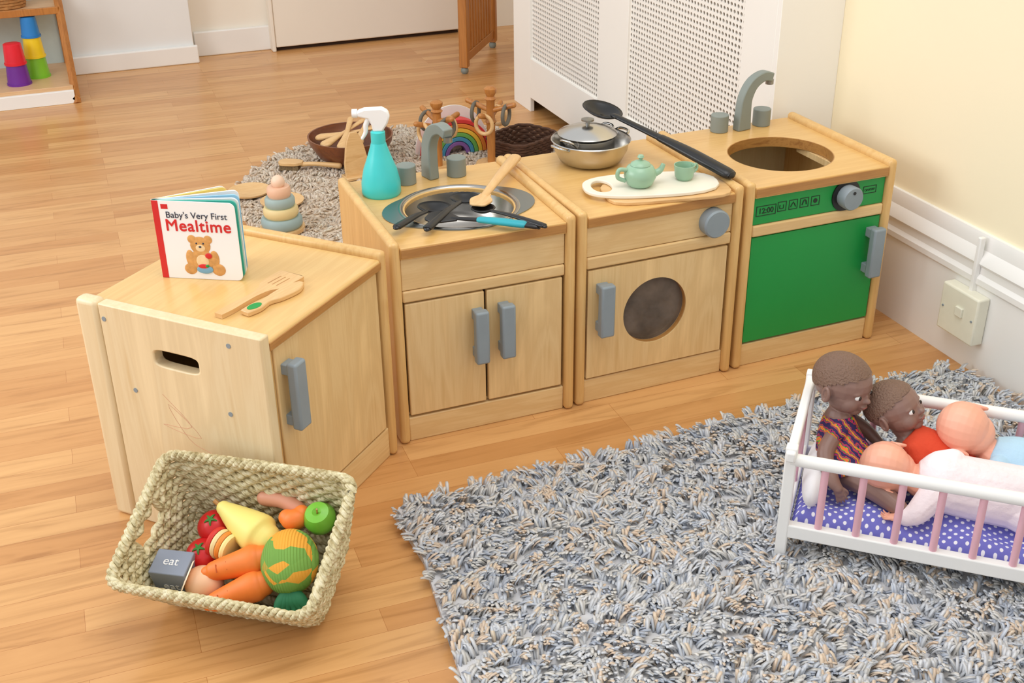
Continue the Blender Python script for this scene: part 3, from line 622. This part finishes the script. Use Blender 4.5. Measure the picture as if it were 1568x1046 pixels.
nt.links.new(tc.outputs["Object"],mpn.inputs[0]); nt.links.new(mpn.outputs[0],vo.inputs["Vector"]); rr_=N(nt,"ShaderNodeSeparateColor"); nt.links.new(vo.outputs["Color"],rr_.inputs[0])
rp=ramp(nt,rr_.outputs[0],[(.0,lin((124,170,74))),(.64,lin((112,158,66))),(.68,lin((236,166,54)))]); nt.links.new(rp,b.inputs["Base Color"]); b.inputs["Roughness"].default_value=.8
wn=N(nt,"ShaderNodeTexWave"); wn.inputs["Scale"].default_value=70; nt.links.new(tc.outputs["Object"],wn.inputs["Vector"]); bp=N(nt,"ShaderNodeBump"); bp.inputs["Strength"].default_value=.5; bp.inputs["Distance"].default_value=.003; nt.links.new(wn.outputs["Fac"],bp.inputs["Height"]); nt.links.new(bp.outputs[0],b.inputs["Normal"])
e=food("knitted_toy_turnip",.098,.078,.092,.3,0,1.15); ell("body",e,kn,(0,0,0),(.046,.054,.044)); dg=mat("toy_dark_green",(30,110,70),.7)
for k in range(6): tube("leaf",e,dg,[(0,-.045,-.008),(.006*(k-2.5),-.062,-.014),(.010*(k-2.5),-.074,-.018)],[.010,.011,.005],n=4,round_=True)
e=food("toy_green_apple",.125,.172,.09,0,0,1.1); lathe("fruit",e,mat("apple_green",(120,190,60),.3),[(0,-.022),(.012,-.025),(.025,-.012),(.028,.006),(.020,.022),(.008,.024),(0,.018)],seg=28); tube("stalk",e,edge_m,[(0,0,.018),(.003,0,.034)],.0015,n=1)
e=food("toy_sausage",.040,.195,.080,-.2); tube("body",e,mat("toy_pinkish",(214,150,120),.5),[(-.04,0,0),(0,.006,.004),(.035,0,0)],.016,n=6,round_=True)
e=food("toy_orange_pepper",.080,.160,.095,.4); remesh("body",e,orm,[ell_g((0,0,0),(.026,.020,.02)),ell_g((.014,.01,0),.016),ell_g((-.014,.008,0),.016)],.002)
e=food("toy_banana",.035,.085,.045,.2); tube("fruit",e,mat("banana_yellow",(240,200,50),.5),[(-.05,-.01,0),(-.02,.006,0),(.02,.006,0),(.05,-.01,0)],[.006,.014,.014,.006],n=6,round_=True)
e=food("grey_food_carton",-.124,.035,.055,.05,-.15,1.12); box("carton",e,mat("carton_grey",(140,148,164),.5),(-.032,-.024,-.03),(.032,.024,.034),.002)
text("logo",e,whitepl,"eat",.024,T((0,-.0245,-.008))@R(pi/2,'X')); text("logo_top",e,whitepl,"eat",.022,T((0,-.006,.0345)))
# ------------------------------------------------------------ crib
CR=Matrix.Translation((.57,-.683,0))@R(-.7153,'Z')
cr=empty("doll_crib"); cr.matrix_world=CR; CL,CW=.62,.30
for x in(0,CL):
    for y in(0,CW): box("post",cr,white_p,(x-.011,y-.011,.012),(x+.011,y+.011,.268),.003)
    for z in(.082,.252): box("end_rail",cr,white_p,(x-.009,-.02 if z>.2 else 0,z-.011),(x+.009,CW+.02 if z>.2 else CW,z+.011),.004)
    for k in range(3): tube("end_spindle",cr,pink,[(x,.075+.075*k,.09),(x,.075+.075*k,.245)],.006,n=1,seg=12)
for y in(0,CW):
    tube("top_rail",cr,white_p,[(0,y,.238),(CL,y,.238)],.0125,n=1,seg=16); box("bottom_rail",cr,white_p,(0,y-.010,.064),(CL,y+.010,.094),.003)
    for k in range(8): tube("spindle",cr,pink,[(.065+.07*k,y,.088),(.065+.07*k,y,.232)],.0072,n=1,seg=12)
box("bed_board",cr,white_p,(.01,.01,.062),(CL-.01,CW-.01,.070),.001)
pk,nt,b=newmat("purple_polka_dot"); tc=N(nt,"ShaderNodeTexCoord"); mp=N(nt,"ShaderNodeMapping"); mp.inputs["Rotation"].default_value=(0,0,.78); vo=N(nt,"ShaderNodeTexVoronoi"); vo.voronoi_dimensions="2D"; vo.inputs["Scale"].default_value=70; vo.inputs["Randomness"].default_value=.1
nt.links.new(tc.outputs["Object"],mp.inputs[0]); nt.links.new(mp.outputs[0],vo.inputs["Vector"]); nt.links.new(ramp(nt,vo.outputs["Distance"],[(.20,lin((246,246,252))),(.26,lin((116,116,200)))]),b.inputs["Base Color"]); b.inputs["Roughness"].default_value=.85
nx,ny=60,30; v=[];f=[]
for j in range(ny+1):
    for i in range(nx+1):
        x=.012+(CL-.024)*i/nx; y=.014+(CW-.028)*j/ny; ed=min(1,min(i,nx-i)/3,min(j,ny-j)/3)
        v.append((x,y,.074+.030*math.sqrt(ed)+.006*math.sin(x*38+y*20)*ed+.004*math.sin(y*55-x*14)*ed))
for j in range(ny):
    for i in range(nx): a=j*(nx+1)+i; f.append((a,a+1,a+nx+2,a+nx+1))
mk("purple_bedding",cr,pk,v,f,1.2)
v2,f2=ell_g((.042,.15,.125),(.026,.12,.040)); mk("white_pillow",cr,mat("pillow_white",(232,232,236),.9),v2,f2,1.2)
# ------------------------------------------------------------ dolls
dsk=mat("doll_brown_vinyl",(136,106,96),.42); psk=mat("doll_peach_vinyl",(242,176,150),.42)
hairm=mat("moulded_curly_hair",(126,98,82),.6,bump=(240,1.0)); eyew=mat("doll_eye_white",(240,240,238),.2); eyed=mat("doll_eye_brown",(40,26,20),.15)
lipm=mat("doll_lips",(160,92,86),.4); plips=mat("pink_lips",(214,100,96),.4)
def frame_m(c,face,up):
    y=Vector(face).normalized(); z=Vector(up); z=(z-y*z.dot(y)).normalized(); x=y.cross(z)
    return Matrix(((x.x,y.x,z.x,c[0]),(x.y,y.y,z.y,c[1]),(x.z,y.z,z.z,c[2]),(0,0,0,1)))
def head_g(H,r):
    def E(c,rad,m2=None):
        rad=rad if hasattr(rad,"__len__") else (rad,)*3
        mm=H@Matrix.Scale(r,4) if m2 is None else H@Matrix.Scale(r,4)@m2
        return ell_g(c,rad,mm)
    g=[E((0,-.12,.15),(.93,1.08,.92)),E((0,.18,-.22),(.80,.78,.74)),E((.36,.52,-.36),.36),E((-.36,.52,-.36),.36),E((0,.60,-.72),(.30,.26,.22)),
       E((0,.96,-.20),(.13,.17,.11)),E((0,.86,-.08),(.10,.14,.16)),E((.09,.93,-.23),.08),E((-.09,.93,-.23),.08),E((0,.90,-.44),(.20,.13,.06)),E((0,.87,-.54),(.17,.13,.07)),
       E((.33,.72,.12),(.24,.16,.10)),E((-.33,.72,.12),(.24,.16,.10))]
    for s in(1,-1):
        m2=T((s*.93,-.05,-.12))@R(s*-.35,'Z')
        q=[(s*.06,.15*math.cos(t),.25*math.sin(t)) for t in [2*pi*k/16 for k in range(16)]]
        vv,ff=tube_g(q,.065,seg=8,n=1,closed=True); g.append(([H@Matrix.Scale(r,4)@m2@p for p in vv],ff)); g.append(E((0,0,0),(.07,.14,.22),m2))
    return g
def limb(pts,rad): return tube_g(pts,rad,seg=14,n=5,round_=True)
def hand_g(c,d,side,s=.011):
    d=Vector(d).normalized(); sd=Vector(side); sd=(sd-d*sd.dot(d)).normalized(); nn=d.cross(sd); c=Vector(c); g=[]
    M_=Matrix(((sd.x,d.x,nn.x,c.x),(sd.y,d.y,nn.y,c.y),(sd.z,d.z,nn.z,c.z),(0,0,0,1)))
    g.append(ell_g((0,s*.6,0),(s,s*1.1,s*.5),M_))
    for k,l in enumerate((1.15,1.35,1.3,1.0)):
        x=(-.75+k*.5)*s; g.append(tube_g([M_@Vector((x,s*1.3,0)),M_@Vector((x*1.15,s*(1.4+l*.6),-.1*s)),M_@Vector((x*1.2,s*(1.35+l),-.6*s))],[s*.24,s*.22,s*.18],seg=8,n=3,round_=True))
    g.append(tube_g([M_@Vector((s*.8,s*.1,0)),M_@Vector((s*1.35,s*.8,-.1*s)),M_@Vector((s*1.3,s*1.4,-.3*s))],[s*.28,s*.25,s*.2],seg=8,n=3,round_=True))
    return g
def doll(nm,sk,hc,face,up,r,limbs,hands,hair=False):
    e=empty(nm); e.matrix_world=CR; H=frame_m(hc,face,up)
    gs=head_g(H,r)+[limb(*l) for l in limbs]
    for h in hands: gs+=hand_g(*h)
    remesh("body",e,sk,gs,.0016,3)
    m2=H@Matrix.Scale(r,4)
    for s in(1,-1):
        ell("eye",e,eyew,(s*.33,.775,-.02),(.15,.13,.12),mx=m2); ell("iris",e,eyed,(s*.34,.875,-.02),(.075,.06,.08),mx=m2)
    ell("lips",e,lipm if hair else plips,(0,.985,-.47),(.13,.05,.035),mx=m2)
    if hair:
        v,f=ell_g((0,-.12,.15),(.958,1.11,.955),None,48,32); fs=[q for q in f if all(v[i][2]>.25+(v[i][1]-.1)*.55 for i in q)]
        mk("curly_hair",e,hairm,v,fs,1.2,0,m2)
    return e
def cloth(e,nm,m,gs,vox=.0024): return remesh(nm,e,m,gs,vox,3)
st_,nt,b=newmat("striped_dress"); tc=N(nt,"ShaderNodeTexCoord"); wv=N(nt,"ShaderNodeTexWave"); wv.inputs["Scale"].default_value=20; wv.inputs["Distortion"].default_value=4; wv.inputs["Detail Scale"].default_value=3; wv.bands_direction="DIAGONAL"
nt.links.new(tc.outputs["Object"],wv.inputs["Vector"]); rp=ramp(nt,wv.outputs["Fac"],[(0,lin((50,36,90))),(.26,lin((226,90,40))),(.38,lin((50,36,90))),(.50,lin((210,40,120))),(.66,lin((50,36,90))),(.80,lin((110,180,50))),(.92,lin((240,120,60)))])
rp.node.color_ramp.interpolation="CONSTANT"; nt.links.new(rp,b.inputs["Base Color"]); b.inputs["Roughness"].default_value=.85
redc=mat("red_doll_top",(214,72,40),.85,bump=(120,.3)); bluec=mat("light_blue_doll_suit",(176,210,232),.85,bump=(90,.4)); pinkc=mat("pale_pink_sleepsuit",(246,234,238),.85,bump=(60,.6))
e=doll("sitting_doll",dsk,(.070,.215,.297),(1,-.55,-.12),(.05,0,1),.0565,[
 ([(.066,.212,.26),(.068,.205,.225)],[.020,.022]),
 ([(.068,.20,.225),(.075,.19,.18),(.09,.18,.13)],[.030,.036,.040]),
 ([(.07,.17,.215),(.055,.130,.18),(.075,.092,.15),(.09,.080,.137)],[.018,.017,.014,.010]),
 ([(.07,.235,.215),(.12,.25,.18),(.155,.235,.16)],[.018,.015,.010]),
 ([(.09,.15,.135),(.15,.105,.140),(.20,.07,.130),(.222,.058,.122),(.24,.055,.127)],[.030,.025,.018,.014,.015]),
 ([(.09,.205,.135),(.17,.20,.145),(.24,.18,.13)],[.030,.024,.014])],
 [((.09,.080,.137),(.3,-.2,-.6),(1,0,0)),((.155,.235,.16),(1,-.2,-.3),(0,-1,0))],hair=True)
cloth(e,"striped_dress",st_,[tube_g([(.068,.203,.232),(.074,.193,.19),(.092,.175,.145),(.105,.165,.125)],[.031,.045,.061,.066],seg=20,n=6,cap=True),ell_g((.07,.165,.212),.022),ell_g((.07,.24,.212),.022)])
e=doll("leaning_doll",dsk,(.172,.238,.248),(.86,-.35,.42),(-.45,0,.9),.053,[
 ([(.185,.23,.215),(.215,.225,.19)],[.020,.022]),([(.215,.225,.185),(.26,.21,.155),(.31,.2,.14)],[.032,.038,.038]),
 ([(.225,.19,.18),(.25,.16,.15),(.28,.15,.135)],[.016,.014,.010]),([(.225,.25,.18),(.27,.27,.16),(.31,.27,.15)],[.016,.014,.010]),
 ([(.31,.18,.13),(.38,.17,.13),(.44,.17,.12)],[.026,.02,.014]),([(.31,.22,.13),(.38,.24,.13),(.44,.24,.12)],[.026,.02,.014])],
 [((.28,.15,.135),(1,0,-.3),(0,-1,0))],hair=True)
cloth(e,"red_top",redc,[tube_g([(.205,.227,.200),(.235,.22,.18),(.28,.21,.155),(.32,.2,.14)],[.028,.042,.046,.046],seg=20,n=6),limb([(.222,.195,.185),(.245,.165,.158)],[.022,.019]),limb([(.222,.25,.185),(.262,.268,.165)],[.022,.019])])
e=doll("lying_baby_doll",psk,(.312,.235,.225),(.15,.55,-.75),(-1,.1,.25),.0545,[
 ([(.34,.232,.205),(.37,.228,.185)],[.022,.024]),([(.37,.228,.18),(.44,.22,.155),(.51,.21,.145)],[.034,.040,.038]),
 ([(.38,.19,.18),(.41,.165,.15),(.40,.15,.125)],[.017,.015,.011]),([(.51,.19,.135),(.57,.19,.13)],[.026,.018])],[((.40,.15,.125),(-.3,-.3,-.6),(1,0,0))])
cloth(e,"blue_suit",bluec,[tube_g([(.362,.229,.195),(.40,.225,.182),(.46,.218,.165),(.53,.21,.15)],[.028,.048,.054,.050],seg=20,n=6),limb([(.38,.188,.182),(.412,.165,.152)],[.024,.021]),limb([(.52,.19,.14),(.575,.19,.13)],[.032,.026]),limb([(.52,.23,.14),(.575,.235,.13)],[.032,.026])])
e=doll("sleeping_baby_doll",psk,(.178,.125,.175),(.1,.60,-.75),(-1,0,.12),.053,[
 ([(.21,.125,.168),(.24,.125,.162)],[.022,.024]),([(.24,.125,.16),(.31,.13,.155),(.40,.15,.14)],[.034,.040,.038]),
 ([(.25,.075,.15),(.235,.052,.128),(.205,.048,.118)],[.016,.014,.010])],[((.205,.048,.118),(-1,0,-.1),(0,1,0))])
cloth(e,"pink_sleepsuit",pinkc,[tube_g([(.232,.125,.168),(.265,.127,.168),(.32,.130,.160),(.43,.14,.150)],[.030,.056,.060,.062],seg=20,n=6),limb([(.27,.135,.195),(.29,.14,.205)],[.030,.026]),
 limb([(.262,.085,.155),(.24,.060,.130),(.222,.052,.120)],[.028,.023,.018]),limb([(.43,.115,.14),(.50,.10,.135),(.57,.10,.125)],[.046,.040,.030]),limb([(.43,.17,.14),(.50,.18,.135),(.57,.19,.125)],[.044,.038,.028])])
# ------------------------------------------------------------ light, camera
w=bpy.data.worlds.new("World"); S.world=w; w.use_nodes=True; bg=w.node_tree.nodes["Background"]; bg.inputs[0].default_value=(.97,.985,1,1); bg.inputs[1].default_value=.9
def area(nm,loc,tgt,sx,sy,p,c):
    l=bpy.data.lights.new(nm,"AREA"); l.shape="RECTANGLE"; l.size=sx; l.size_y=sy; l.energy=p; l.color=c; o=link(bpy.data.objects.new(nm,l)); o.location=loc
    o.rotation_euler=(Vector(tgt)-Vector(loc)).to_track_quat('-Z','Y').to_euler(); return o
area("window_light",(-2.9,.6,1.9),(.3,.2,.2),2.2,1.4,50,(1,1,1))
area("ceiling_light",(.2,-.6,2.9),(.3,.2,0),1.6,1.6,28,(1,.98,.95))
cf,yaw,p,ro=1818.41,.36945,.48479,-.01181
f_=Vector((math.sin(yaw)*math.cos(p),math.cos(yaw)*math.cos(p),-math.sin(p))); r0=Vector((math.cos(yaw),-math.sin(yaw),0)); u0=r0.cross(f_)
r_=r0*math.cos(ro)+u0*math.sin(ro); u_=u0*math.cos(ro)-r0*math.sin(ro)
cam=bpy.data.cameras.new("camera"); co=link(bpy.data.objects.new("camera",cam)); cam.sensor_width=36; cam.lens=cf/1568*36; cam.clip_start=.05
co.matrix_world=Matrix(((r_.x,u_.x,-f_.x,-.59298),(r_.y,u_.y,-f_.y,-2.23922),(r_.z,u_.z,-f_.z,1.48044),(0,0,0,1)))
S.camera=co
try:
    S.view_settings.view_transform="Standard"; S.view_settings.look="None"
except Exception: pass
